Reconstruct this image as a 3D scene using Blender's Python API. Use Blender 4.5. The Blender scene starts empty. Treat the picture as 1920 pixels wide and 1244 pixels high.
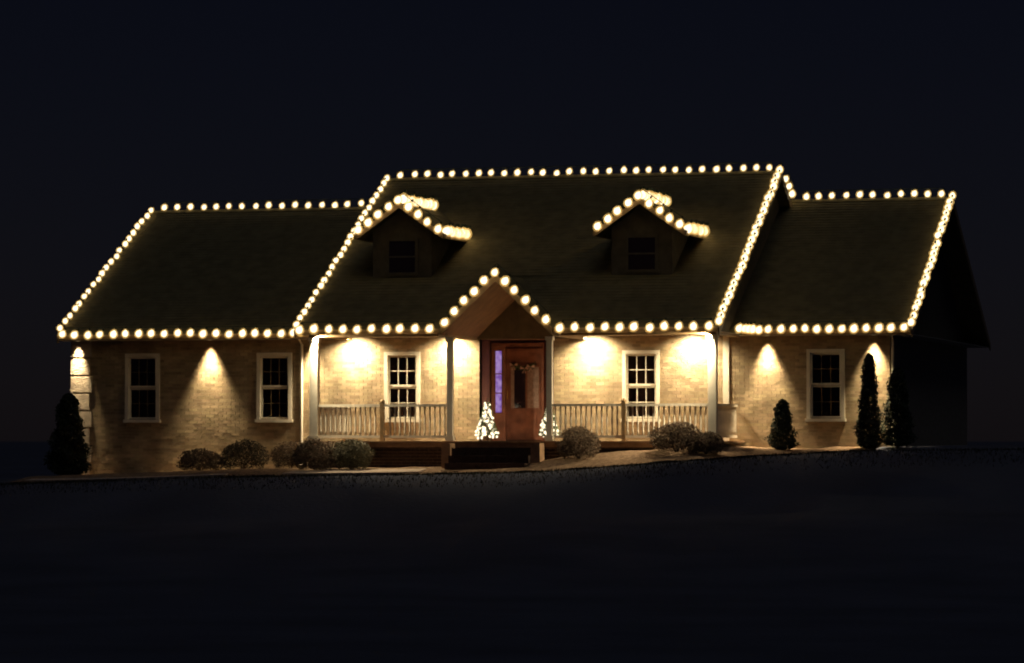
import bpy, math, random
from mathutils import Matrix, Vector
random.seed(11)
SC = bpy.context.scene
COL = SC.collection
rad = math.radians

# ------------------------------------------------------------------ camera
cam_d = bpy.data.cameras.new('camera')
cam = bpy.data.objects.new('camera', cam_d); COL.objects.link(cam)
yaw, pitch = rad(15.24), 0.02944
F = Vector((-math.sin(yaw)*math.cos(pitch), math.cos(yaw)*math.cos(pitch), math.sin(pitch)))
R = Vector((math.cos(yaw), math.sin(yaw), 0)); U = R.cross(F)
m = Matrix((R, U, -F)).transposed().to_4x4(); m.translation = (23.01, -84.46, 0.0)
cam.matrix_world = m
cam_d.sensor_width = 36; cam_d.lens = 130.65
cam_d.clip_start = 0.5; cam_d.clip_end = 6000
cam_d.dof.use_dof = True; cam_d.dof.focus_distance = 51.0; cam_d.dof.aperture_fstop = 2.8
SC.camera = cam
# ------------------------------------------------------------------ night sky, faint moonlight, exposure
world = bpy.data.worlds.new('World'); SC.world = world; world.use_nodes = True
wn = world.node_tree; bg = wn.nodes['Background']
sky = wn.nodes.new('ShaderNodeTexSky'); sky.sky_type = 'NISHITA'; sky.sun_disc = False
sky.sun_elevation = rad(60); sky.sun_rotation = rad(160); sky.air_density = 1.0; sky.dust_density = 0.3
tint = wn.nodes.new('ShaderNodeMix'); tint.data_type = 'RGBA'; tint.blend_type = 'MULTIPLY'; tint.inputs['Factor'].default_value = 1
tint.inputs['B'].default_value = (1.10, .96, 1.55, 1)
wn.links.new(sky.outputs[0], tint.inputs['A']); wn.links.new(tint.outputs['Result'], bg.inputs[0]); bg.inputs[1].default_value = 0.00066
moon_d = bpy.data.lights.new('moon', 'SUN'); moon_d.energy = 0.13; moon_d.angle = rad(40); moon_d.color = (0.76, 0.82, 1.0)
moon = bpy.data.objects.new('moon', moon_d); COL.objects.link(moon)
moon.rotation_euler = Vector((-0.20, 0.24, -0.92)).to_track_quat('-Z', 'Y').to_euler()
vs = SC.view_settings
vs.view_transform = 'Standard'; vs.look = 'None'; vs.exposure = 0.0; vs.gamma = 1.0; vs.use_curve_mapping = False
SC.render.engine = 'CYCLES'
cy = SC.cycles
cy.use_denoising = True; cy.adaptive_threshold = .02; cy.max_bounces = 5; cy.diffuse_bounces = 3; cy.glossy_bounces = 2
cy.transparent_max_bounces = 8; cy.sample_clamp_indirect = 2.0; cy.use_light_tree = True
cy.caustics_reflective = False; cy.caustics_refractive = False

# ------------------------------------------------------------------ materials
def mat(name, base, rough=0.8, spec=0.25, noise=None, bump=None, metal=0.0, island=0.0, second=None):
    """base colour with optional noise variation (scale, amount), bump (scale, strength), per-piece variation"""
    M = bpy.data.materials.new(name); M.use_nodes = True
    nt = M.node_tree; b = nt.nodes['Principled BSDF']
    b.inputs['Base Color'].default_value = (*base, 1); b.inputs['Roughness'].default_value = rough
    b.inputs['Specular IOR Level'].default_value = spec; b.inputs['Metallic'].default_value = metal
    tc = nt.nodes.new('ShaderNodeNewGeometry')
    cur = None
    if noise:
        n = nt.nodes.new('ShaderNodeTexNoise'); n.inputs['Scale'].default_value = noise[0]; n.inputs['Detail'].default_value = 6
        nt.links.new(tc.outputs['Position'], n.inputs['Vector'])
        rp = nt.nodes.new('ShaderNodeValToRGB')
        rp.color_ramp.elements[0].position = 0.3; rp.color_ramp.elements[1].position = 0.7
        c0 = second if second else tuple(c*(1-noise[1]) for c in base)
        rp.color_ramp.elements[0].color = (*c0, 1)
        rp.color_ramp.elements[1].color = (*[min(1, c*(1+noise[1]*0.6)) for c in base], 1)
        nt.links.new(n.outputs['Fac'], rp.inputs['Fac']); cur = rp.outputs['Color']
    if island:
        oi = nt.nodes.new('ShaderNodeObjectInfo')
        ad = nt.nodes.new('ShaderNodeMath'); ad.operation = 'ADD'
        nt.links.new(tc.outputs['Random Per Island'], ad.inputs[0]); nt.links.new(oi.outputs['Random'], ad.inputs[1])
        fr = nt.nodes.new('ShaderNodeMath'); fr.operation = 'FRACT'; nt.links.new(ad.outputs[0], fr.inputs[0])
        mr = nt.nodes.new('ShaderNodeMapRange'); mr.inputs['To Min'].default_value = 1-island; mr.inputs['To Max'].default_value = 1+island
        nt.links.new(fr.outputs[0], mr.inputs['Value'])
        hs = nt.nodes.new('ShaderNodeHueSaturation')
        nt.links.new(mr.outputs[0], hs.inputs['Value'])
        mh = nt.nodes.new('ShaderNodeMapRange'); mh.inputs['To Min'].default_value = 0.5-island*0.04; mh.inputs['To Max'].default_value = 0.5+island*0.04
        f2 = nt.nodes.new('ShaderNodeMath'); f2.operation = 'MULTIPLY'; f2.inputs[1].default_value = 7.31
        nt.links.new(fr.outputs[0], f2.inputs[0]); f3 = nt.nodes.new('ShaderNodeMath'); f3.operation = 'FRACT'
        nt.links.new(f2.outputs[0], f3.inputs[0]); nt.links.new(f3.outputs[0], mh.inputs['Value']); nt.links.new(mh.outputs[0], hs.inputs['Hue'])
        if cur: nt.links.new(cur, hs.inputs['Color'])
        else: hs.inputs['Color'].default_value = (*base, 1)
        cur = hs.outputs['Color']
    if cur: nt.links.new(cur, b.inputs['Base Color'])
    if bump:
        n2 = nt.nodes.new('ShaderNodeTexNoise'); n2.inputs['Scale'].default_value = bump[0]; n2.inputs['Detail'].default_value = 5
        nt.links.new(tc.outputs['Position'], n2.inputs['Vector'])
        bp = nt.nodes.new('ShaderNodeBump'); bp.inputs['Strength'].default_value = bump[1]; bp.inputs['Distance'].default_value = 0.03
        nt.links.new(n2.outputs['Fac'], bp.inputs['Height']); nt.links.new(bp.outputs[0], b.inputs['Normal'])
    return M
def emit(name, col, strength, noise=None):
    M = bpy.data.materials.new(name); M.use_nodes = True
    nt = M.node_tree; nt.nodes.remove(nt.nodes['Principled BSDF'])
    e = nt.nodes.new('ShaderNodeEmission'); e.inputs[0].default_value = (*col, 1); e.inputs[1].default_value = strength
    if noise:
        g = nt.nodes.new('ShaderNodeNewGeometry'); n = nt.nodes.new('ShaderNodeTexNoise'); n.inputs['Scale'].default_value = noise[0]
        nt.links.new(g.outputs['Position'], n.inputs['Vector'])
        rp = nt.nodes.new('ShaderNodeValToRGB'); rp.color_ramp.elements[0].position = .35; rp.color_ramp.elements[1].position = .65
        rp.color_ramp.elements[0].color = (*noise[1], 1); rp.color_ramp.elements[1].color = (*col, 1)
        nt.links.new(n.outputs['Fac'], rp.inputs['Fac']); nt.links.new(rp.outputs['Color'], e.inputs[0])
    nt.links.new(e.outputs[0], nt.nodes['Material Output'].inputs[0])
    return M
def halo_shell(name, col, clear):
    M = bpy.data.materials.new(name); M.use_nodes = True
    nt = M.node_tree; nt.nodes.remove(nt.nodes['Principled BSDF'])
    t = nt.nodes.new('ShaderNodeBsdfTransparent'); l = nt.nodes.new('ShaderNodeBsdfTranslucent'); l.inputs[0].default_value = (*col, 1)
    mx = nt.nodes.new('ShaderNodeMixShader'); mx.inputs[0].default_value = 1-clear
    nt.links.new(t.outputs[0], mx.inputs[1]); nt.links.new(l.outputs[0], mx.inputs[2]); nt.links.new(mx.outputs[0], nt.nodes['Material Output'].inputs[0])
    return M
def glass(name):
    M = bpy.data.materials.new(name); M.use_nodes = True
    nt = M.node_tree; nt.nodes.remove(nt.nodes['Principled BSDF'])
    t = nt.nodes.new('ShaderNodeBsdfTransparent'); t.inputs[0].default_value = (.82, .8, .78, 1)
    g = nt.nodes.new('ShaderNodeBsdfGlossy'); g.inputs['Roughness'].default_value = .06
    fr = nt.nodes.new('ShaderNodeFresnel'); fr.inputs[0].default_value = 1.5
    mx = nt.nodes.new('ShaderNodeMixShader')
    nt.links.new(fr.outputs[0], mx.inputs[0]); nt.links.new(t.outputs[0], mx.inputs[1]); nt.links.new(g.outputs[0], mx.inputs[2])
    nt.links.new(mx.outputs[0], nt.nodes['Material Output'].inputs[0])
    return M

MT = dict(
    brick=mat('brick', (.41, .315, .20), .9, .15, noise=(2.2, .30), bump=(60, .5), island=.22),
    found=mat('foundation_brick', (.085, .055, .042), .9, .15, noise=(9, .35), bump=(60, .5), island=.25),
    mortar=mat('mortar', (.40, .33, .24), .95, .1, noise=(14, .25), bump=(80, .4)),
    quoin=mat('quoin_stone', (.50, .42, .33), .9, .15, noise=(5, .3), bump=(22, .8)),
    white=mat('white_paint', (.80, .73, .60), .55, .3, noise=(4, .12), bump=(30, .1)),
    soffit=mat('soffit_vinyl', (.58, .50, .40), .7, .2, noise=(3, .1)),
    trim=mat('bronze_fascia', (.30, .20, .10), .5, .3, noise=(6, .3), bump=(25, .15)),
    shingle=mat('asphalt_shingle', (.185, .15, .072), .95, .1, noise=(3.5, .22), bump=(45, .4)),
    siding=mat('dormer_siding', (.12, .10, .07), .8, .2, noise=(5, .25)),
    blind=mat('window_blind', (.15, .085, .055), .8, .2, noise=(8, .35)),
    glass=glass('window_glass'),
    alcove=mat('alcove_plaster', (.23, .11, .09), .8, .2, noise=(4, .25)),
    deck=mat('porch_deck', (.36, .22, .13), .7, .25, noise=(6, .3), bump=(30, .3)),
    door=mat('stained_wood_door', (.32, .13, .08), .45, .4, noise=(4, .4), bump=(18, .2)),
    frost=mat('frosted_glass', (.42, .30, .25), .3, .4, noise=(14, .3)),
    dglass=mat('dark_door_glass', (.03, .018, .026), .1, .5),
    metal=mat('dark_metal', (.05, .04, .03), .4, .5, metal=.8),
    brass=mat('brass', (.5, .35, .12), .3, .5, metal=1),
    wire=mat('light_wire', (.02, .03, .015), .6, .3),
    leaf=mat('boxwood_leaf', (.10, .085, .045), .7, .2, noise=(3, .4), island=.45),
    tan=mat('dormant_leaf', (.135, .092, .06), .8, .15, noise=(3, .35), island=.4),
    dim=mat('winter_leaf', (.085, .056, .036), .8, .15, noise=(3, .35), island=.4),
    dark=mat('dark_leaf', (.055, .042, .026), .8, .15, noise=(3, .35), island=.4),
    needle=mat('evergreen_needle', (.030, .036, .018), .7, .2, noise=(3, .4), island=.45),
    garland=mat('garland_needle', (.05, .09, .03), .7, .2, island=.4),
    ribbon=mat('ribbon', (.65, .42, .33), .5, .3, noise=(20, .2)),
    bark=mat('bark', (.09, .06, .04), .95, .1, noise=(12, .4), bump=(30, .8)),
    lawn=mat('lawn', (.070, .074, .098), .95, .03, noise=(.35, .2), bump=(9, .6)),
    blade=mat('grass_blade', (.035, .034, .026), .9, .1, island=.4),
    mulch=mat('mulch', (.21, .14, .09), .95, .05, noise=(11, .5), bump=(26, 1)),
    conc=mat('concrete', (.42, .33, .26), .9, .15, noise=(5, .25), bump=(40, .4)),
    timber=mat('landscape_timber', (.40, .29, .19), .9, .1, noise=(7, .35), bump=(20, .5)),
    bulb=emit('warm_bulb', (1.0, .87, .60), 2.8),
    bloom_shell=halo_shell('amber_bloom_shell', (.95, .66, .26), .62),  # amber halo material, imitates lens bloom round the bulbs
    fairy=emit('fairy_bulb', (1.0, .82, .54), 2.2),
    lens=emit('downlight_lens', (1.0, .82, .56), 1.2),
    vault=mat('vault_wood', (.19, .125, .088), .7, .2, noise=(4, .3)),
    violet=emit('violet_lit_glass', (.47, .30, .64), .78, noise=(9, (.22, .09, .42))),
)

# ------------------------------------------------------------------ builders
class MB:
    def __init__(s): s.v, s.f = [], []
    def quad(s, a, b, c, d): s.poly(a, b, c, d)
    def poly(s, *ps):
        n = len(s.v); s.v += [tuple(p) for p in ps]; s.f.append(tuple(range(n, n+len(ps))))
    def box(s, x0, x1, y0, y1, z0, z1):
        n = len(s.v)
        s.v += [(x0,y0,z0),(x1,y0,z0),(x1,y1,z0),(x0,y1,z0),(x0,y0,z1),(x1,y0,z1),(x1,y1,z1),(x0,y1,z1)]
        s.f += [tuple(n+i for i in q) for q in ((0,3,2,1),(4,5,6,7),(0,1,5,4),(1,2,6,5),(2,3,7,6),(3,0,4,7))]
        return s
    def prism(s, pts, d):
        """polygon pts extruded by vector d"""
        n = len(s.v); k = len(pts); d = Vector(d)
        s.v += [tuple(p) for p in pts] + [tuple(Vector(p)+d) for p in pts]
        s.f.append(tuple(range(n+k-1, n-1, -1))); s.f.append(tuple(range(n+k, n+2*k)))
        for i in range(k):
            j = (i+1) % k; s.f.append((n+i, n+j, n+k+j, n+k+i))
        return s
    def tube(s, pts, r0, r1=None, seg=6):
        r1 = r0 if r1 is None else r1; rings = []; pts = [Vector(p) for p in pts]
        for i, p in enumerate(pts):
            t = (pts[min(i+1, len(pts)-1)]-pts[max(i-1, 0)]).normalized()
            a = t.orthogonal().normalized(); b = t.cross(a); r = r0+(r1-r0)*i/max(1, len(pts)-1)
            n = len(s.v); rings.append(n)
            s.v += [tuple(p+(a*math.cos(2*math.pi*k/seg)+b*math.sin(2*math.pi*k/seg))*r) for k in range(seg)]
        for i in range(len(rings)-1):
            for k in range(seg):
                q = (k+1) % seg; s.f.append((rings[i]+k, rings[i]+q, rings[i+1]+q, rings[i+1]+k))
        s.f.append(tuple(rings[0]+k for k in range(seg-1, -1, -1))); s.f.append(tuple(rings[-1]+k for k in range(seg)))
        return s
    def lathe(s, prof, seg=10, c=(0, 0, 0)):
        rings = []
        for r, z in prof:
            n = len(s.v); rings.append(n)
            s.v += [(c[0]+r*math.cos(2*math.pi*k/seg), c[1]+r*math.sin(2*math.pi*k/seg), c[2]+z) for k in range(seg)]
        for i in range(len(rings)-1):
            for k in range(seg):
                q = (k+1) % seg; s.f.append((rings[i]+k, rings[i]+q, rings[i+1]+q, rings[i+1]+k))
        s.f.append(tuple(rings[0]+k for k in range(seg-1, -1, -1))); s.f.append(tuple(rings[-1]+k for k in range(seg)))
        return s
    def mesh(s, name, M, smooth=False):
        me = bpy.data.meshes.new(name); me.from_pydata(s.v, [], s.f); me.update()
        if M: me.materials.append(MT[M])
        if smooth: me.polygons.foreach_set('use_smooth', [True]*len(me.polygons))
        return me
def offset_of(p):
    o = Vector((0, 0, 0))
    while p is not None:
        o += Vector(p.location); p = p.parent if False else None
    return o
def link(name, data, parent=None, loc=None, rot=None, scale=None):
    o = bpy.data.objects.new(name, data); COL.objects.link(o)
    if loc is not None: o.location = loc
    if rot is not None: o.rotation_euler = rot
    if scale is not None: o.scale = scale
    if parent is not None:
        o.parent = parent
        if parent.type == 'EMPTY': o.matrix_parent_inverse = Matrix.Translation(parent.location).inverted()
    return o
def build(mb, name, M, parent=None, smooth=False):
    return link(name, mb.mesh(name, M, smooth), parent)
def tag(o, label, cat, group=None, kind=None):
    o['label'] = label; o['category'] = cat
    if group: o['group'] = group
    if kind: o['kind'] = kind
    return o
def thing(name, loc, label, cat, group=None):
    return tag(link(name, None, None, loc), label, cat, group)
def struct(o): o['kind'] = 'structure'; return o
def B(*a): return MB().box(*a)

# ------------------------------------------------------------------ terrain
def lerp_tab(t, x):
    if x <= t[0][0]: return t[0][1]
    for (a, va), (b, vb) in zip(t, t[1:]):
        if x <= b: return va+(vb-va)*(x-a)/(b-a)
    return t[-1][1]
def sstep(a, b, x):
    t = max(0, min(1, (x-a)/(b-a))); return t*t*(3-2*t)
HB = [(-40, -1.55), (-14, -1.12), (-10.5, -1.0), (-5.9, -.84), (1.6, -.72), (5.1, -.48), (6.5, -.34), (8.6, -.24), (12, -.20), (40, -.25)]
def crest(x): return -4.7+3.1*sstep(4.6, 7.4, x)
def ground(x, y):
    h = lerp_tab(HB, x); c = crest(x)
    if y < c:
        d = c-y
        w = .5*sstep(-.3, 4.2, d)+.5*sstep(-2, 24, d)-.5*sstep(-.3, 4.2, 0)-.5*sstep(-2, 24, 0)
        h = h*(1-w)-2.55*w
        if y < -40: h += .9*sstep(-40, -80, y) if False else .9*sstep(0, 40, -40-y)
    elif y < 3:
        h += (.14+.20*sstep(0.5, 2.5, x)-.22*sstep(4.8, 6.8, x))*sstep(0, 2.1, y-c)
    elif y > 14:
        h = h*(1-sstep(14, 90, y)) - .7*sstep(14, 90, y)
    return h
def grid(xs, ys, fz):
    mb = MB()
    for y in ys:
        for x in xs: mb.v.append((x, y, fz(x, y)))
    n = len(xs)
    for j in range(len(ys)-1):
        for i in range(n-1): mb.f.append((j*n+i, j*n+i+1, (j+1)*n+i+1, (j+1)*n+i))
    return mb
xs = [-2500, -1200, -500, -200, -90, -50, -32, -24]+[-18+.5*i for i in range(73)]+[24, 32, 50, 90, 200, 500, 1200, 2500]
ys = [-400, -160, -110, -90, -80, -70, -60, -50, -42, -36, -31, -27, -24, -21, -18, -16, -14, -12]+[-10+.4*i for i in range(26)]+[1.5, 4, 8, 13, 20, 35, 60, 90, 200, 500, 1200, 4000]
struct(build(grid(xs, ys, ground), 'lawn', 'lawn', smooth=True))
bx = [-11.0+.25*i for i in range(80)]
def bedz(x, y): return ground(x, y)+.035+.02*math.sin(x*5.1)*math.sin(y*4.3+x)
mbed = MB()
nb = 12
for j in range(nb+1):
    for x in bx:
        y1 = crest(x)+.25+.12*math.sin(x*1.7); y = y1+(0.02-y1)*j/nb; mbed.v.append((x, y, bedz(x, y)))
for j in range(nb):
    for i in range(len(bx)-1): a = j*len(bx)+i; mbed.f.append((a, a+1, a+1+len(bx), a+len(bx)))
struct(build(mbed, 'mulch_bed', 'mulch', smooth=True))
# grass tufts along the crest, too many to count
gb = MB()
for i in range(9000):
    x = random.uniform(-15, 13); d = random.random()**2.2*1.6-.05; y = crest(x)+.22-d; z = ground(x, y)
    a = random.uniform(0, 6.28); w = .012; h = random.uniform(.03, .08); lx, ly = random.uniform(-.03, .03), random.uniform(-.03, .03)
    gb.poly((x-math.cos(a)*w, y-math.sin(a)*w, z-.01), (x+math.cos(a)*w, y+math.sin(a)*w, z-.01), (x+lx, y+ly, z+h))
g = build(gb, 'grass', 'blade'); tag(g, 'short dark grass along the lawn edge in front of the house', 'grass', kind='stuff')
# walkway
def strip(pts, w, th, fz):
    mb = MB(); n = len(pts)
    for i, (x, y) in enumerate(pts):
        a = Vector(pts[max(i-1, 0)]); b = Vector(pts[min(i+1, n-1)]); t = (b-a).normalized(); nx, ny = -t.y, t.x
        for s_, dz in ((-1, -.1), (-1, th), (1, th), (1, -.1)):
            px, py = x+nx*s_*w/2, y+ny*s_*w/2; mb.v.append((px, py, fz(px, py)+dz))
    for i in range(n-1):
        for k in range(4):
            q = (k+1) % 4; mb.f.append((i*4+k, i*4+q, i*4+4+q, i*4+4+k))
    mb.f += [(3, 2, 1, 0), tuple(4*(n-1)+k for k in range(4))]
    return mb
path = struct(build(strip([(-4.2+.4*i, -3.95-.12*math.sin(i*.3)) for i in range(9)], .8, .065, ground), 'walkway', 'conc'))
path2 = struct(build(strip([(-10.6+.5*i, -3.9-.5*math.sin(i*.25)) for i in range(11)], .35, .06, ground), 'garden_path', 'conc'))

# ------------------------------------------------------------------ house: numbers in metres
XL, XCL, XCR, XR = -11.29, -4.42, 5.57, 9.54        # rake edges
WL, WR = -11.08, 8.98                               # end walls
ZE = 2.56; YW, ZW = 5.99, 5.95; YC, ZC = 4.46, 6.56  # eave height, wing ridge, centre ridge
YEW, YEC = -.45, -2.88
GX, GZ, GH = .42, 3.80, 1.32                        # porch gable axis, ridge height, half width
house = thing('brick_house', (-1, 5, -.6), 'single storey tan brick house with dark shingle roof, outlined in warm lights', 'house')

# openings: x0, x1, z0, z1
WIN = [(-9.27, 1), (-5.90, 1), (-2.70, 0), (3.12, 0), (7.49, 1)]
WZ0, WZ1, WHW = .54, 2.03, .37
ALC = (-.80, 1.02, -.02, 2.40)
OPEN = [(c-WHW, c+WHW, WZ0, WZ1) for c, _ in WIN]+[ALC]
# wall backing, split round the openings
def wall_cells(x0, x1, z0, z1, opens):
    X = sorted({x0, x1, *[o[0] for o in opens], *[o[1] for o in opens]}); out = []
    for a, b in zip(X, X[1:]):
        cut = [(o[2], o[3]) for o in opens if o[0] <= a+1e-6 and o[1] >= b-1e-6]
        lo = z0
        for c, d in sorted(cut):
            if c > lo: out.append((a, b, lo, c))
            lo = max(lo, d)
        if lo < z1: out.append((a, b, lo, z1))
    return out
wb = MB()
for a, b, c, d in wall_cells(WL, WR, -1.3, 2.47, OPEN): wb.box(a, b, .012, .24, c, d)
wb.box(WL, WL+.24, .24, 12.2, -1.3, 2.47); wb.box(WR-.24, WR, .24, 12.2, -1.3, 2.47); wb.box(WL+.24, WR-.24, 11.96, 12.2, -1.3, 2.47)
wall = build(wb, 'wall', 'mortar', house)
# bricks
BL, BH, JT = .205, .064, .010
cells = []
z = -1.06; row = 0
while z+BH < 2.46:
    x = WL-(BL+JT)*(.5 if row % 2 else 0)
    while x < WR:
        segs = [(max(x, WL), min(x+BL, WR))]
        for o in OPEN:
            if z+BH > o[2]-.005 and z < o[3]+.005:
                ns = []
                for a, b in segs:
                    if b <= o[0] or a >= o[1]: ns.append((a, b))
                    else:
                        if a < o[0]-.02: ns.append((a, o[0]))
                        if b > o[1]+.02: ns.append((o[1], b))
                segs = ns
        for a, b in segs:
            if b-a > .02: cells.append((a, b, z))
        x += BL+JT
    z += BH+JT; row += 1
def full(c): return abs(c[1]-c[0]-BL) < 1e-4
lit = [c for c in cells if full(c) and .95 < c[2] < 2.3 and (-3.95 < c[0] < -3.35 or -2.2 < c[0] < -1.0 or 1.35 < c[0] < 2.5 or 3.75 < c[0] < 4.9)]
random.shuffle(lit); lit = set(lit[:300])
brick_me = B(0, BL, 0, .05, 0, BH).mesh('brick', 'brick')
rest = MB()
for c in cells:
    dy = random.uniform(-.002, .002)
    if c in lit: link('brick', brick_me, wall, (c[0], dy, c[2]))
    else: rest.box(c[0], c[1], dy, .05, c[2], c[2]+BH)
bw = build(rest, 'brickwork', 'brick', wall); bw['kind'] = 'stuff'
# right end wall and gables
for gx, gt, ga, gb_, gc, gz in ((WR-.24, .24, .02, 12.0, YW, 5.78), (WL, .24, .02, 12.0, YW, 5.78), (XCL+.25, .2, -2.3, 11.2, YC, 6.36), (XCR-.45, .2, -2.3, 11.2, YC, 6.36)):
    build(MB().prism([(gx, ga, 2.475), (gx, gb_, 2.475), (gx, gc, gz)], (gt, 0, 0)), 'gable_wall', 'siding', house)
# quoins on the left corner
for i in range(9):
    z0 = 2.43-.425*(i+1); w = .50 if i % 2 == 0 else .44
    q = B(WL-.035, WL+w, -.045, .012, z0+.035, z0+.425-.012)
    if z0 > -1.25: build(q, 'quoin', 'quoin', house)

# ------------------------------------------------------------------ roofs
def slope_courses(mb, x0, x1, y0, z0, y1, z1, hole=None, exp=.15, th=.13):
    L = math.hypot(y1-y0, z1-z0); n = int(L/exp); dy, dz = (y1-y0)/L, (z1-z0)/L
    up = Vector((0, -dz, dy)) if dy > 0 else Vector((0, -dz, dy))
    if up.z < 0: up = -up
    def P(x, s_, h): return Vector((x, y0+dy*s_, z0+dz*s_))+up*h
    for i in range(n):
        a, b = L*i/n, L*(i+1)/n
        parts = [((x0, x0), (x1, x1))]
        if hole:
            ha, hb_ = hole(y0+dy*a), hole(y0+dy*b)
            if ha > 0:
                parts = [((x0, x0), (GX-ha, GX-hb_)), ((GX+ha, GX+hb_), (x1, x1))]
        for (l0, l1), (r0, r1) in parts:
            mb.poly(P(l0, a, .009), P(r0, a, .009), P(r1, b, 0), P(l1, b, 0))
            mb.poly(P(l0, a, 0), P(r0, a, 0), P(r0, a, .009), P(l0, a, .009))
            mb.poly(P(l1, b, -th), P(r1, b, -th), P(r0, a, -th), P(l0, a, -th))
            if l0 == x0: mb.poly(P(x0, a, -th), P(x0, a, .009), P(x0, b, 0), P(x0, b, -th))
            if r0 == x1: mb.poly(P(x1, a, .009), P(x1, a, -th), P(x1, b, -th), P(x1, b, 0))
    mb.poly(P(x0, 0, -th), P(x1, 0, -th), P(x1, 0, 0), P(x0, 0, 0)) if not hole else None
def roof(name, x0, x1, ye, yr, zr, hole=None):
    mb = MB(); slope_courses(mb, x0, x1, ye, ZE, yr, zr, hole); slope_courses(mb, x0, x1, 2*yr-ye, ZE, yr, zr)
    o = build(mb, name, 'shingle', house)
    cap = MB(); n = int((x1-x0)/.3)
    for i in range(n):
        a = x0+(x1-x0)*i/n; b = x0+(x1-x0)*(i+1)/n+.02; s_ = (zr-ZE)/(yr-ye)
        cap.poly((a, yr-.15, zr-.15*s_+.02), (b, yr-.15, zr-.15*s_+.03), (b, yr, zr+.03), (a, yr, zr+.02))
        cap.poly((b, yr+.15, zr-.15*s_+.03), (a, yr+.15, zr-.15*s_+.02), (a, yr, zr+.02), (b, yr, zr+.03))
    build(cap, 'ridge_cap', 'shingle', o)
    return o
SLC = (ZC-ZE)/(YC-YEC)
YGB = YEC+(GZ-ZE)/SLC                                # where the porch gable ridge meets the main roof
def ghole(y): return (GH-.06)*(1-(y-YEC)/(YGB-YEC)) if y < YGB else -1
roof('roof', XL, XCL+.3, YEW, YW, ZW)
roof('roof', XCR-.5, XR, YEW, YW, ZW)
main_roof = roof('roof', XCL, XCR, YEC, YC, ZC, ghole)
# rake boards
def rake_board(x, ye, yr, zr, w=.03):
    for s_ in (1, -1):
        y0 = ye if s_ > 0 else 2*yr-ye
        mb = MB().prism([(x, y0, ZE-.01), (x, yr, zr-.01), (x, yr, zr-.2), (x, y0, ZE-.2)], (w, 0, 0)); build(mb, 'rake_board', 'trim', house)
rake_board(XL-.03, YEW, YW, ZW); rake_board(XR, YEW, YW, ZW); rake_board(XCL-.03, YEC, YC, ZC); rake_board(XCR, YEC, YC, ZC)
# gutters, soffits
def gutter(x0, x1, y, z):
    mb = MB().prism([(x0, y, z), (x0, y-.095, z), (x0, y-.10, z-.03), (x0, y-.06, z-.10), (x0, y, z-.11)], (x1-x0, 0, 0)); build(mb, 'gutter', 'trim', house)
gutter(XL, XCL-.03, YEW, ZE); gutter(XCR+.05, XR, YEW, ZE); gutter(XCL, GX-GH-.02, YEC, ZE); gutter(GX+GH+.02, XCR, YEC, ZE)
build(B(XL, XCL+.02, YEW, .02, 2.428, 2.44), 'soffit', 'soffit', house)
build(B(XCR-.3, XR, YEW, .02, 2.428, 2.44), 'soffit', 'soffit', house)
build(B(WR, XR, .02, 12.3, 2.428, 2.44), 'soffit', 'soffit', house)
CX0, CX1 = GX-GH+.05, GX+GH-.05
build(B(XCL+.03, CX0, YEC, .01, 2.46, 2.472), 'porch_ceiling', 'soffit', house)
build(B(CX1, XCR-.03, YEC, .01, 2.46, 2.472), 'porch_ceiling', 'soffit', house)
for xa, xb in ((-4.14, CX0-.2), (CX1+.2, 5.49)):
    build(B(xa, xb, -2.70, -2.51, 2.40, 2.458), 'porch_beam', 'trim', house)
for xa in (-4.14, 5.30): build(B(xa, xa+.19, -2.508, -.01, 2.40, 2.458), 'porch_beam', 'trim', house)
# porch gable over the steps
gr = MB()
GS = (GZ-ZE)/GH; th = .10
for s_ in (-1, 1):
    xe = GX+s_*GH; n = int(math.hypot(GH, GZ-ZE)/.15)
    for i in range(n):
        t0, t1 = i/n, (i+1)/n
        def Q(t, up): 
            yb = YEC+(YGB-YEC)*t
            return (xe+(GX-xe)*t, yb, ZE+(GZ-ZE)*t+up)
        x0_, _, z0_ = Q(t0, 0); x1_, _, z1_ = Q(t1, 0); yb0, yb1 = Q(t0, 0)[1]+.05, Q(t1, 0)[1]+.05; yf = YEC-.10
        gr.poly((x0_, yf, z0_+.009), (x0_, yb0, z0_+.009), (x1_, yb1, z1_), (x1_, yf, z1_))
        gr.poly((x0_, yf, z0_+.009), (x0_, yb0, z0_+.009), (x0_, yb0, z0_), (x0_, yf, z0_))
        gr.poly((x0_, yf, z0_-th), (x0_, yb0, z0_-th), (x1_, yb1, z1_-th), (x1_, yf, z1_-th))
gro = build(gr, 'porch_gable_roof', 'shingle', house)
vl = MB()
for s_ in (-1, 1):                                   # boarded vault under the gable, right back to the wall
    xe = GX+s_*(GH-.03); zt = GZ-.15; zb = ZE-.14
    vl.prism([(xe, YEC-.08, zb), (xe, .0, zb), (GX, .0, zt), (GX, YEC-.08, zt)], (0, 0, .02))
build(vl, 'vault_lining', 'vault', house)
for s_ in (-1, 1):
    xe = GX+s_*GH
    mb = MB().prism([(xe, YEC-.12, ZE+.01), (GX, YEC-.12, GZ+.01), (GX, YEC-.12, GZ-.17), (xe-s_*.0, YEC-.12, ZE-.15)], (0, .03, 0)); build(mb, 'rake_board', 'trim', house)
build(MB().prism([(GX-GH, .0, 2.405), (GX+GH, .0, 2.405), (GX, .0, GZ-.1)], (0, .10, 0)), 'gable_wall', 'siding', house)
build(B(CX0-.16, CX0, -2.7, 0, 2.38, 2.56), 'porch_beam', 'soffit', house); build(B(CX1, CX1+.16, -2.7, 0, 2.38, 2.56), 'porch_beam', 'soffit', house)

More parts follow.
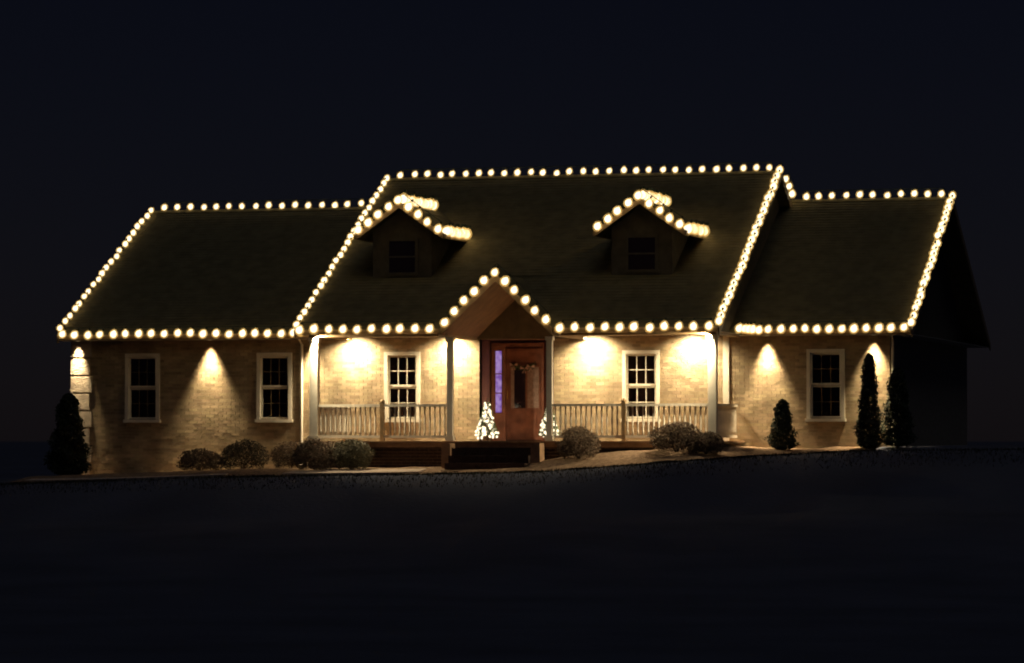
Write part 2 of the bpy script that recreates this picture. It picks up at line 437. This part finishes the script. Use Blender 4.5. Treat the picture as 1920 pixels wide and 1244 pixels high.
# dormers
def zroof(y): return ZE+(y-YEC)*SLC
def dormer(xc):
    yf, hw, ze, zr, eh = -.50, .725, 4.86, 5.62, 1.08
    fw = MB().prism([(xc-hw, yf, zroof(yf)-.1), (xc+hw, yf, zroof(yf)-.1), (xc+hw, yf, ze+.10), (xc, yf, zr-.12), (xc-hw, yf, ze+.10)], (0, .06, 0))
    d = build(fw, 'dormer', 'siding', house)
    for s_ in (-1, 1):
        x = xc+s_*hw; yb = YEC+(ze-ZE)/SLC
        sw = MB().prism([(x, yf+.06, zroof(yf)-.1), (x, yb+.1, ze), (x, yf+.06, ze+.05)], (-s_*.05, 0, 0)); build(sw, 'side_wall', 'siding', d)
        rf = MB(); yo = yf-.27; yR = YEC+(zr-ZE)/SLC+.1; yE = YEC+(ze-ZE)/SLC+.1; n = 8
        for i in range(n):
            a, b = i/n, (i+1)/n
            for up, lo in ((.012, 0),):
                xa, xb = xc+s_*eh*(1-a), xc+s_*eh*(1-b); za, zb = ze+(zr-ze)*a, ze+(zr-ze)*b
                ya, yb_ = yE+(yR-yE)*a, yE+(yR-yE)*b
                rf.poly((xa, yo, za+up), (xa, ya, za+up), (xb, yb_, zb), (xb, yo, zb))
                rf.poly((xa, yo, za+up), (xa, ya, za+up), (xa, ya, za), (xa, yo, za))
                rf.poly((xa, yo, za-.07), (xa, ya, za-.07), (xb, yb_, zb-.07), (xb, yo, zb-.07))
        build(rf, 'dormer_roof', 'shingle', d)
        bd = MB().prism([(xc+s_*eh, yo-.02, ze+.01), (xc, yo-.02, zr+.01), (xc, yo-.02, zr-.13), (xc+s_*eh, yo-.02, ze-.12)], (0, .02, 0)); build(bd, 'rake_board', 'trim', d)
        ef = MB().box(min(xc+s_*eh, xc+s_*(eh+.03)), max(xc+s_*eh, xc+s_*(eh+.03)), yo, yE-.15, ze-.1, ze+.01); build(ef, 'eave_board', 'trim', d)
    # window
    cs = MB(); x0, x1, z0, z1 = xc-.32, xc+.32, 3.98, 4.72
    cs.box(x0-.07, x0, yf-.03, yf-.002, z0, z1); cs.box(x1, x1+.07, yf-.03, yf-.002, z0, z1); cs.box(x0-.07, x1+.07, yf-.03, yf-.002, z1, z1+.07); cs.box(x0-.09, x1+.09, yf-.05, yf-.002, z0-.06, z0)
    cs.box(x0, x1, yf-.022, yf-.002, (z0+z1)/2-.02, (z0+z1)/2+.02)
    build(cs, 'window_casing', 'siding', d)
    for a, b in ((z0, (z0+z1)/2-.02), ((z0+z1)/2+.02, z1)): build(B(x0, x1, yf-.012, yf-.003, a, b), 'pane', 'dglass', d)
    for k in range(9): build(B(xc-hw+.0, xc+hw, yf-.008, yf-.001, zroof(yf)+.11*k, zroof(yf)+.11*k+.012) , 'siding_lap', 'siding', d) if False else None
DX = (-2.55, 3.26)
for x in DX: dormer(x)

# ------------------------------------------------------------------ windows
pane_w = (2*WHW-.10-2*.022)/3
def window(xc, wing):
    x0, x1 = xc-WHW, xc+WHW; cw = .075
    cs = MB()
    cs.box(x0-cw, x0+.01, -.035, .06, WZ0-.02, WZ1+.0); cs.box(x1-.01, x1+cw, -.035, .06, WZ0-.02, WZ1+.0)
    cs.box(x0-cw, x1+cw, -.04, .06, WZ1+.002, WZ1+.085)
    w = build(cs, 'window', 'white', house)
    build(B(x0-cw-.03, x1+cw+.03, -.075, .06, WZ0-.095, WZ0-.022), 'sill', 'white', w)
    zm = (WZ0+WZ1)/2
    for (a, b, y) in ((zm, WZ1, .018), (WZ0-.02, zm-.004, .045)):
        fr = MB(); t = .042
        fr.box(x0+.012, x0+.012+t, y, y+.03, a, b); fr.box(x1-.012-t, x1-.012, y, y+.03, a, b)
        fr.box(x0+.012+t, x1-.012-t, y, y+.03, a, a+.05); fr.box(x0+.012+t, x1-.012-t, y, y+.03, b-.045, b)
        build(fr, 'sash', 'white', w)
        ix0, ix1, iz0, iz1 = x0+.012+t, x1-.012-t, a+.05, b-.045
        mu = .020 if not wing else .011
        pw = (ix1-ix0-2*mu)/3; ph = (iz1-iz0-mu)/2
        mm = MB()
        for k in (1, 2): mm.box(ix0+k*pw+(k-1)*mu, ix0+k*(pw+mu), y+.006, y+.022, iz0, iz1)
        mm.box(ix0, ix1, y+.004, y+.024, iz0+ph, iz0+ph+mu)
        build(mm, 'muntin', 'white' if not wing else 'trim', w)
        for i in range(3):
            for j in range(2):
                px, pz = ix0+i*(pw+mu), iz0+j*(ph+mu)
                build(B(px-.002, px+pw+.002, y+.012, y+.016, pz-.002, pz+ph+.002), 'pane', 'glass', w)
    bl = MB()
    for k in range(24):
        zz = WZ0-.02+(WZ1-WZ0+.02)*k/24; hh = (WZ1-WZ0+.02)/24
        bl.quad((x0, .15, zz), (x1, .15, zz), (x1, .125, zz+hh), (x0, .125, zz+hh))
    build(bl, 'blind', 'blind', w)
for xc, wing in WIN: window(xc, wing)

# ------------------------------------------------------------------ entry alcove and door
a0, a1, az0, az1 = ALC; YD = .95
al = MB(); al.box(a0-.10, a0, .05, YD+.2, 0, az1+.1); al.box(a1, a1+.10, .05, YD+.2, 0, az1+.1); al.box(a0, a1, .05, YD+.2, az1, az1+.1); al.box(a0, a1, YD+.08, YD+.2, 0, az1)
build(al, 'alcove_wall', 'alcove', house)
dx0, dx1 = -.42, .46
df = MB()
for a, b in ((dx0-.07, dx0), (dx1, dx1+.07), (-.76, -.70)): df.box(a, b, YD-.02, YD+.08, 0, 2.24)
df.box(-.76, dx1+.07, YD-.02, YD+.08, 2.242, 2.33); df.box(-.70, dx0-.07, YD-.01, YD+.08, 0, .66); df.box(-.70, dx0-.07, YD-.01, YD+.08, 2.16, 2.24)
build(df, 'door_frame', 'door', house)
dr = build(B(dx0, dx1, YD+.02, YD+.07, .03, 2.2), 'door', 'door', house)
build(MB().box(dx0+.12, dx1-.12, YD+.005, YD+.019, .12, .62), 'door_panel', 'door', dr)
gf = MB(); lx0, lx1 = dx0+.13, dx1-.06
for a, b in ((lx0-.04, lx0), (lx1, lx1+.04)): gf.box(a, b, YD-.0, YD+.019, .74, 1.80)
gf.box(lx0, lx1, YD-.0, YD+.019, 1.76, 1.80); gf.box(lx0, lx1, YD-.0, YD+.019, .74, .78)
build(gf, 'lite_frame', 'door', dr)
build(B(lx0, lx0+.08, YD+.008, YD+.018, .78, 1.76), 'pane', 'frost', dr)
build(B(lx0+.085, lx0+.36, YD+.008, YD+.018, .78, 1.76), 'pane', 'dglass', dr)
build(B(lx0+.41, lx1, YD+.004, YD+.018, .78, 1.76), 'pane', 'frost', dr)
build(MB().tube([(dx0+.06, YD-.03, 1.0), (dx0+.06, YD-.05, 1.1), (dx0+.06, YD-.03, 1.2)], .014), 'door_handle', 'brass', dr)
# violet-lit sidelight
sl = build(MB().box(-.695, -.67, YD-.004, YD+.05, .66, 2.16).box(-.515, -.49, YD-.004, YD+.05, .66, 2.16), 'sidelight', 'door', house)
zs = [.665, 1.14, 1.60, 2.155]
for a, b in zip(zs, zs[1:]): build(B(-.67, -.515, YD+.02, YD+.03, a+.012, b-.012), 'pane', 'violet', sl)
build(MB().box(-.67, -.515, YD+.0, YD+.035, 1.13, 1.15).box(-.67, -.515, YD+.0, YD+.035, 1.59, 1.61), 'muntin', 'door', sl)
# swag on the door
sw = thing('door_swag', (.04, YD, 1.78), 'small greenery swag with pale ribbon bows above the door glass', 'swag')
sg = MB()
for i in range(240):
    t = random.uniform(-1, 1); x = .04+t*.30; z = 1.78+.10*t*t-.05+random.gauss(0, .025); y = YD-.035+random.gauss(0, .012); a = random.uniform(0, 6.28)
    sg.poly((x, y, z), (x+.05*math.cos(a), y-.01, z+.05*math.sin(a)), (x+.05*math.cos(a+.3), y, z+.05*math.sin(a+.3)))
build(sg, 'greenery', 'garland', sw)
for x, z in ((-.20, 1.80), (.06, 1.72), (.22, 1.76)):
    rb = MB()
    for s_ in (-1, 1): rb.prism([(x, YD-.075, z), (x+s_*.09, YD-.085, z+.06), (x+s_*.10, YD-.08, z-.02)], (0, .012, 0)); rb.prism([(x, YD-.07, z), (x+s_*.05, YD-.08, z-.11), (x+s_*.02, YD-.08, z-.11)], (0, .01, 0))
    build(rb, 'ribbon_bow', 'ribbon', sw)

# ------------------------------------------------------------------ porch: deck, skirt, steps, posts, rails
PX0, PX1, PY = -4.22, 5.58, -2.78
for i in range(19):                                   # deck boards run along the house
    y0 = PY+i*(0-PY)/19; build(B(PX0, PX1, y0+.003, y0+(0-PY)/19-.003, -.035, 0), 'deck_board', 'deck', house)
build(B(a0, a1, .0, YD+.08, -.04, -.001), 'entry_floor', 'deck', house)
build(B(PX0+.02, PX1-.02, PY+.03, PY+.06, -.15, -.037), 'deck_fascia', 'deck', house)
sk = build(B(PX0+.06, PX1-.06, PY+.13, PY+.30, -1.2, -.037), 'porch_foundation', 'mortar', house)
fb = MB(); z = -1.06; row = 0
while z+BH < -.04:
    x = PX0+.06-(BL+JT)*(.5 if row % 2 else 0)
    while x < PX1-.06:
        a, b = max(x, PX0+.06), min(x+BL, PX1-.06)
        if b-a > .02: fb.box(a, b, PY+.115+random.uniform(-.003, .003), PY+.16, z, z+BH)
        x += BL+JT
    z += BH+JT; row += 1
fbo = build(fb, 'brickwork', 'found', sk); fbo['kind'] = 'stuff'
steps = thing('porch_steps', (.37, -3.4, -.8), 'dark brick steps with low side walls leading up to the porch', 'steps')
for i in range(4):
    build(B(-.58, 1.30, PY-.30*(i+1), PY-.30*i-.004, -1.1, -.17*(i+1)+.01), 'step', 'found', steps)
for xa in (-.80, 1.31): build(B(xa, xa+.21, PY-.42, PY-.012, -1.1, -.05), 'side_wall', 'deck', steps)

def porch_post(x, w, z1):
    p = build(B(x-w/2, x+w/2, -2.6-w/2, -2.6+w/2, .0, z1), 'porch_post', 'white', house)
    build(B(x-w/2-.03, x+w/2+.03, -2.6-w/2-.03, -2.6+w/2+.03, .001, .12), 'post_base', 'white', p)
    build(B(x-w/2-.025, x+w/2+.025, -2.6-w/2-.025, -2.6+w/2+.025, z1-.09, z1-.001), 'post_cap', 'white', p)
for x, w in ((-4.03, .19), (-.76, .13), (1.60, .13), (5.39, .19)): porch_post(x, w, 2.398 if w > .15 else 2.379)
bal_me = MB().lathe([(.022, 0), (.022, .10), (.015, .14), (.023, .30), (.020, .45), (.014, .53), (.021, .57), (.021, .655)], 8).mesh('baluster', 'white', True)
def railing(p0, p1, label, mid=None):
    (x0, y0), (x1, y1) = p0, p1; L = math.hypot(x1-x0, y1-y0); ux, uy = (x1-x0)/L, (y1-y0)/L
    r = thing('porch_railing', ((x0+x1)/2, (y0+y1)/2, 0), label, 'railing', 'white railings around the porch')
    def bar(name, z0, z1, w):
        nx, ny = -uy*w/2, ux*w/2
        build(MB().prism([(x0+nx, y0+ny, z0), (x0-nx, y0-ny, z0), (x1-nx, y1-ny, z0), (x1+nx, y1+ny, z0)], (0, 0, z1-z0)), name, 'white', r)
    bar('top_rail', .785, .845, .085); bar('bottom_rail', .07, .13, .06)
    n = int(L/.118)
    for i in range(n):
        t = (i+.5)/n; x, y = x0+(x1-x0)*t, y0+(y1-y0)*t
        if mid is not None and abs(x-mid) < .07: continue
        link('baluster', bal_me, r, (x, y, .13), (0, 0, math.atan2(uy, ux)))
    if mid is not None:
        nw = build(B(mid-.045, mid+.045, -2.645, -2.545, 0, .90), 'newel_post', 'trim', r)  # shade on the backlit white newel put in as bronze colour, cap too
        build(MB().lathe([(.06, .90), (.06, .92), (.03, .95), (.005, .97)], 8, (mid, -2.595, 0)), 'newel_cap', 'trim', nw)
railing((-3.93, -2.6), (-.83, -2.6), 'white porch railing in front of the window left of the steps', -2.39)
railing((1.67, -2.6), (5.29, -2.6), 'white porch railing in front of the window right of the steps', 3.33)
railing((-4.03, -2.5), (-4.03, -.06), 'short white side railing at the left end of the porch')
railing((5.39, -2.5), (5.39, -.06), 'short white side railing at the right end of the porch')
# corner board and downspouts
build(B(5.08, 5.22, -.035, .01, -.35, 2.427), 'corner_board', 'white', house)
def downspout(x, y, z1, z0):
    ds = build(MB().tube([(x, y-.25, z1+.02), (x, y-.05, z1-.12), (x, y-.05, z0+.15), (x+.03, y-.22, z0)], .038, seg=6), 'downspout', 'white', house)
downspout(-5.2, 0, 2.42, -.62); downspout(9.05, .02, 2.42, -.15)

# ------------------------------------------------------------------ recessed downlights (each with its own lamp)
def downlight(x, y, z, power, label, aim, cone=75, blend=.9, col=(1.0, .78, .46), soft=.09):
    t = thing('soffit_downlight', (x, y, z), label, 'downlight', 'recessed downlights under the eaves')
    build(MB().lathe([(.045, -.012), (.062, -.012), (.068, -.003), (.045, -.003)], 14, (x, y, z)), 'trim_ring', 'white', t)
    build(MB().lathe([(.043, -.008), (.043, -.002)], 14, (x, y, z)), 'lens', 'lens', t)
    d = bpy.data.lights.new('lamp', 'SPOT'); d.energy = power; d.color = col; d.spot_size = rad(cone); d.spot_blend = blend; d.shadow_soft_size = soft
    o = link('lamp', d, t, (x, y, z-.03)); o.rotation_euler = Vector(aim).to_track_quat('-Z', 'Y').to_euler()
PW = 1300
downlight(-10.90, -.13, 2.428, PW*.65, 'downlight at the left end eave shining on the stone quoins', (-.06, .08, -1), 50, 1)
downlight(-7.52, -.12, 2.428, PW, 'downlight between the two windows of the left wing', (0, .05, -1), 64, 1, soft=.14)
downlight(-4.93, -.13, 2.428, PW*.8, 'downlight beside the downspout at the left wing end', (0, .06, -1), 62, 1, soft=.14)
downlight(6.13, -.12, 2.428, PW, 'downlight left of the window in the right wing', (0, .05, -1), 64, 1, soft=.14)
downlight(8.62, -.12, 2.428, PW, 'downlight at the right end eave above the tall evergreen', (0, .05, -1), 64, 1, soft=.14)
downlight(-4.00, -2.83, 2.46, 1150, 'downlight in front of the left corner post of the porch', (.85, .36, -1), 116, 1, (1.0, .82, .51), .04)
downlight(5.36, -2.83, 2.46, 1150, 'downlight in front of the right corner post of the porch', (-.85, .36, -1), 116, 1, (1.0, .82, .51), .04)
for x, lb in ((-3.85, 'porch downlight left of the left porch window'), (-1.42, 'porch downlight right of the left porch window'), (1.98, 'porch downlight left of the right porch window'), (4.40, 'porch downlight right of the right porch window')):
    downlight(x, -.42, 2.46, 540, lb, (0, .45, -1), 150, 1.0, (1.0, .82, .51), .04)

# ------------------------------------------------------------------ light strings
core_me = MB().lathe([(.02, -.092), (.055, -.074), (.080, -.035), (.084, .0), (.074, .040), (.046, .072), (.022, .092), (.008, .105)], 9).mesh('glowing_core', 'bulb', True)  # core enlarged beyond real bulb size to suggest its bloom
bloom_me = MB().lathe([(.03, -.140), (.085, -.108), (.118, -.052), (.125, .0), (.112, .058), (.076, .105), (.042, .130), (.022, .145)], 10).mesh('bulb', 'bloom_shell', True)  # outer shell added round each core to stand in for lens bloom
sock_me = MB().lathe([(.022, .145), (.028, .150), (.028, .205), (.012, .21)], 8).mesh('socket', 'wire')
def string(label, pts, n, size=1.0, tilt=(.0, .4), extra=(), low=False):
    P = [Vector(p) for p in pts]; seg = [(b-a).length for a, b in zip(P, P[1:])]; L = sum(seg)
    s = thing('light_string', P[0], label, 'string lights', 'warm light strings outlining the roof')
    def at(d):
        for i, l in enumerate(seg):
            if d <= l+1e-6: return P[i]+(P[i+1]-P[i])*(d/l)
            d -= l
        return P[-1]
    pos = [at(L*(i+.5)/n) for i in range(n)]+[Vector(e) for e in extra]
    top = Vector((math.sin(tilt[1])*.19*size, 0, math.cos(tilt[1])*.19*size))
    build(MB().tube([p+(Vector((0, .03, -.075)) if low else top*1.05) for p in pos[:n]], .010, seg=5), 'wire', 'wire', s)
    for p in pos:
        j = Vector((random.gauss(0, .012), random.gauss(0, .006), random.gauss(0, .012)))
        b = link('bulb', bloom_me, s, p+j, (tilt[0]+random.gauss(0, .12), tilt[1]+random.gauss(0, .14), 0), (size*random.uniform(.92, 1.06),)*3)
        link('glowing_core', core_me, b); link('socket', sock_me, b)
    return s
yb = YEW-.15; yc = YEC-.17; eps = .10
string('string of warm bulbs along the eave of the left wing', [(XL, yb, 2.57), (XCL-.62, yb, 2.57)], 19, .87, extra=[(XCL-.58, yb-.1, 2.60), (XCL-.42, yb-.12, 2.64)])
string('string of warm bulbs along the left rake of the left wing', [(XL, YEW, ZE+eps), (XL, YW, ZW+eps)], 21, .68, (.0, .5), low=True)
string('string of warm bulbs along the ridge of the left wing', [(XL+.15, YW, ZW+eps), (XCL+.4, YW, ZW+eps)], 20, .71)
string('string of warm bulbs up the left rake of the tall middle roof', [(XCL, YEC-.05, ZE+eps-.05), (XCL, YC, ZC+eps)], 25, .70, (.0, .5), low=True)
string('string of warm bulbs along the high ridge of the middle roof', [(XCL+.15, YC, ZC+eps), (XCR-.1, YC, ZC+eps)], 29, .71)
string('string of warm bulbs up the right rake of the tall middle roof', [(XCR, YEC-.05, ZE+eps-.05), (XCR, YC, ZC+eps)], 26, .88, (.0, .3), low=True)
string('short string of warm bulbs dropping behind the middle roof to the right ridge', [(XCR+.02, YC+.35, ZC-.08), (XCR+.02, YW, ZW+.08)], 3, .80)
string('string of warm bulbs along the ridge of the right wing', [(XCR+.15, YW, ZW+eps), (XR-.1, YW, ZW+eps)], 11, .73)
string('string of warm bulbs up the right rake of the right wing', [(XR, YEW, ZE+eps), (XR, YW, ZW+eps)], 22, .84, (.0, .3), low=True)
string('string of warm bulbs along the eave of the right wing', [(XCR+.55, yb, 2.57), (XR, yb, 2.57)], 12, .87, extra=[(XCR+.00, yb, 2.60), (XCR+.12, yb, 2.59), (XCR+.24, yb, 2.58), (XCR+.36, yb, 2.57), (XCR+.48, yb, 2.55)])
string('string of warm bulbs along the porch eave left of the gable', [(XCL, yc, 2.57), (GX-GH-.05, yc, 2.57)], 10, .90)
string('string of warm bulbs along the porch eave right of the gable', [(GX+GH+.05, yc, 2.57), (XCR, yc, 2.57)], 11, .90)
string('inverted V of warm bulbs on the porch gable above the steps', [(GX-GH+.0, YEC-.2, ZE+.07), (GX, YEC-.2, GZ+.07), (GX+GH, YEC-.2, ZE+.07)], 11, .90)
for xc, side in zip(DX, ('left', 'right')):
    y = -.50-.36
    string(f'warm bulbs along the front rakes of the {side} dormer', [(xc-1.10, y, 4.90), (xc, y, 5.68), (xc+1.10, y, 4.90)], 9, .92)
    string(f'warm bulbs running back along the ridge of the {side} dormer', [(xc+.02, -.6, 5.70), (xc+.02, 2.1, 5.72)], 13, 1.05, low=True)
    string(f'warm bulbs running back along the right eave of the {side} dormer', [(xc+1.10, -.6, 4.92), (xc+1.10, 1.25, 4.95)], 11, 1.08, low=True)

# ------------------------------------------------------------------ lit cone trees on the porch
fairy_me = MB().lathe([(.010, -.030), (.026, -.012), (.028, .006), (.014, .028), (.004, .036)], 6).mesh('fairy_bulb', 'fairy', True)
def lit_tree(x, y, h, r, label):
    t = thing('lit_cone_tree', (x, y, 0), label, 'christmas tree', 'lit cone trees flanking the front door')
    build(MB().lathe([(.10, .002), (.11, .10), (.085, .105)], 10, (x, y, 0)).tube([(x, y, .1), (x, y, h)], .016, .004), 'stand', 'bark', t)
    nd = MB()
    for i in range(1500):
        u = 1-math.sqrt(random.random()); z = .12+(h-.12)*u; rr = r*(1-u)*random.uniform(.35, 1); a = random.uniform(0, 6.28)
        px, py = x+rr*math.cos(a), y+rr*math.sin(a); b = a+random.uniform(-.5, .5); l = .06
        nd.poly((px, py, z), (px+l*math.cos(b), py+l*math.sin(b), z-.02), (px+l*math.cos(b+.25), py+l*math.sin(b+.25), z-.005))
    build(nd, 'needles', 'garland', t)
    for i in range(105):
        u = 1-math.sqrt(1-(i+.5)/105*.985); z = .10+(h-.1)*u; a = i*2.399+random.gauss(0, .5); rr = (r*(1-u)+.012)*random.uniform(.72, 1.12); z += random.gauss(0, .03)
        link('fairy_bulb', fairy_me, t, (x+rr*math.cos(a), y+rr*math.sin(a), z), (random.uniform(-.5, .5), random.uniform(-.5, .5), 0))
lit_tree(-.53, -.30, 1.0, .25, 'small cone tree covered in lights left of the front door')
lit_tree(.98, -.30, .93, .23, 'small cone tree covered in lights right of the front door, behind a post')

# ------------------------------------------------------------------ shrubs
def shrub(name, x, y, rx, rz, n, M, label, cat='shrub', group=None, cone=False, leaf=.042, lean=0, ry=None):
    zb = ground(x, y)+.03; ry = ry or rx
    t = thing(name, (x, y, zb), label, cat, group)
    st = MB()
    for k in range(5 if not cone else 1):
        a = k*1.256+random.random(); d = .5 if not cone else 0
        st.tube([(x, y, zb-.05), (x+d*.4*rx*math.cos(a), y+d*.4*ry*math.sin(a), zb+rz*.5), (x+d*1.3*rx*math.cos(a), y+d*1.3*ry*math.sin(a), zb+rz*(1.3 if not cone else 1.85))], .03 if cone else .014, .006, 5)
    build(st, 'trunk' if cone else 'stems', 'bark', t)
    fo = MB(); lob = [(random.uniform(0, 6.28), random.uniform(-.6, .9), random.uniform(.75, 1.12)) for _ in range(16)]
    for i in range(n):
        a = random.uniform(0, 6.28)
        if cone:
            u = random.random()**1.25; pr = (math.sin(min(1, .35+u*9)*1.57))*(1-u)**.40*(.80+.13*math.sin(u*21+a*3)+.10*math.sin(u*9-a*2)); rr = pr*(random.random()**.3)*random.choice((1, 1, 1, 1.12, 1.2))
            p = Vector((x+rx*rr*math.cos(a), y+ry*rr*math.sin(a), zb+.03+2*rz*u))
        else:
            cz = random.uniform(-.75, 1); q = math.sqrt(1-cz*cz); k = random.random()**.3
            f_ = 1
            for la, lz, lv in lob:
                dd = math.cos(a-la)*q*math.sqrt(1-lz*lz)+cz*lz
                if dd > .85: f_ = lv; break
            k *= f_
            p = Vector((x+rx*k*q*math.cos(a), y+ry*k*q*math.sin(a), max(zb+.01, zb+rz*.8+rz*k*cz)))
        d1 = Vector((random.gauss(0, 1), random.gauss(0, 1), random.gauss(0, 1)+.3)).normalized(); d2 = d1.orthogonal().normalized(); s_ = leaf*random.uniform(.6, 1.3)
        fo.poly(p-d1*s_*.5, p+d2*s_*.28, p+d1*s_*.6, p-d2*s_*.28)
    build(fo, 'foliage', M, t)
G1 = 'rounded shrubs along the porch front'
shrub('boxwood_shrub', -3.72, -3.5, .52, .42, 6500, 'tan', 'rounded brown shrub below the left corner post of the porch', group=G1)
shrub('boxwood_shrub', -2.85, -3.45, .50, .40, 6500, 'leaf', 'dark rounded shrub below the left porch railing', group=G1)
shrub('boxwood_shrub', 2.48, -3.4, .50, .40, 6500, 'tan', 'dome shaped brown shrub just right of the porch steps', group=G1)
shrub('boxwood_shrub', 4.72, -3.35, .62, .38, 7500, 'tan', 'broad brown shrub below the right end of the porch railing', group=G1)
shrub('boxwood_shrub', 5.35, -3.15, .42, .28, 4500, 'tan', 'low brown shrub below the right corner post of the porch', group=G1)
G2 = 'winter shrubs in front of the left wing'
shrub('winter_shrub', -7.35, -1.2, .62, .30, 5000, 'dim', 'brown winter shrub under the downlight of the left wing', group=G2)
shrub('winter_shrub', -6.25, -1.3, .60, .40, 5000, 'dark', 'dark shrub below and left of the window near the porch', group=G2)
shrub('winter_shrub', -5.15, -1.0, .50, .36, 4500, 'dim', 'brown winter shrub at the foot of the downspout', group=G2)
G3 = 'dark evergreens against the house'
shrub('columnar_shrub', 6.62, -.75, .36, .56, 6500, 'needle', 'narrow dark upright shrub left of the right wing window', 'shrub', G3, True, .05)
shrub('evergreen_tree', 8.64, -.85, .33, 1.06, 7500, 'needle', 'tall dark evergreen below the right end downlight', 'tree', G3, True, .06)
shrub('evergreen_tree', 9.22, -.45, .42, .88, 6500, 'needle', 'shorter dark evergreen at the right corner of the house', 'tree', G3, True, .06)
shrub('evergreen_tree', -10.54, -1.6, .56, .96, 9000, 'needle', 'broad dark evergreen in front of the stone quoins', 'tree', G3, True, .07)
# landscape timber by the bed
tb = tag(build(strip([(-5.95, -3.2), (-5.5, -2.55), (-5.0, -1.75)], .14, .0, lambda x, y: lerp_tab([(-5.95, -.74), (-5.0, -.62)], x)), 'landscape_timber', 'timber'), 'pale landscape timber lying slantwise beside the porch bed', 'timber')
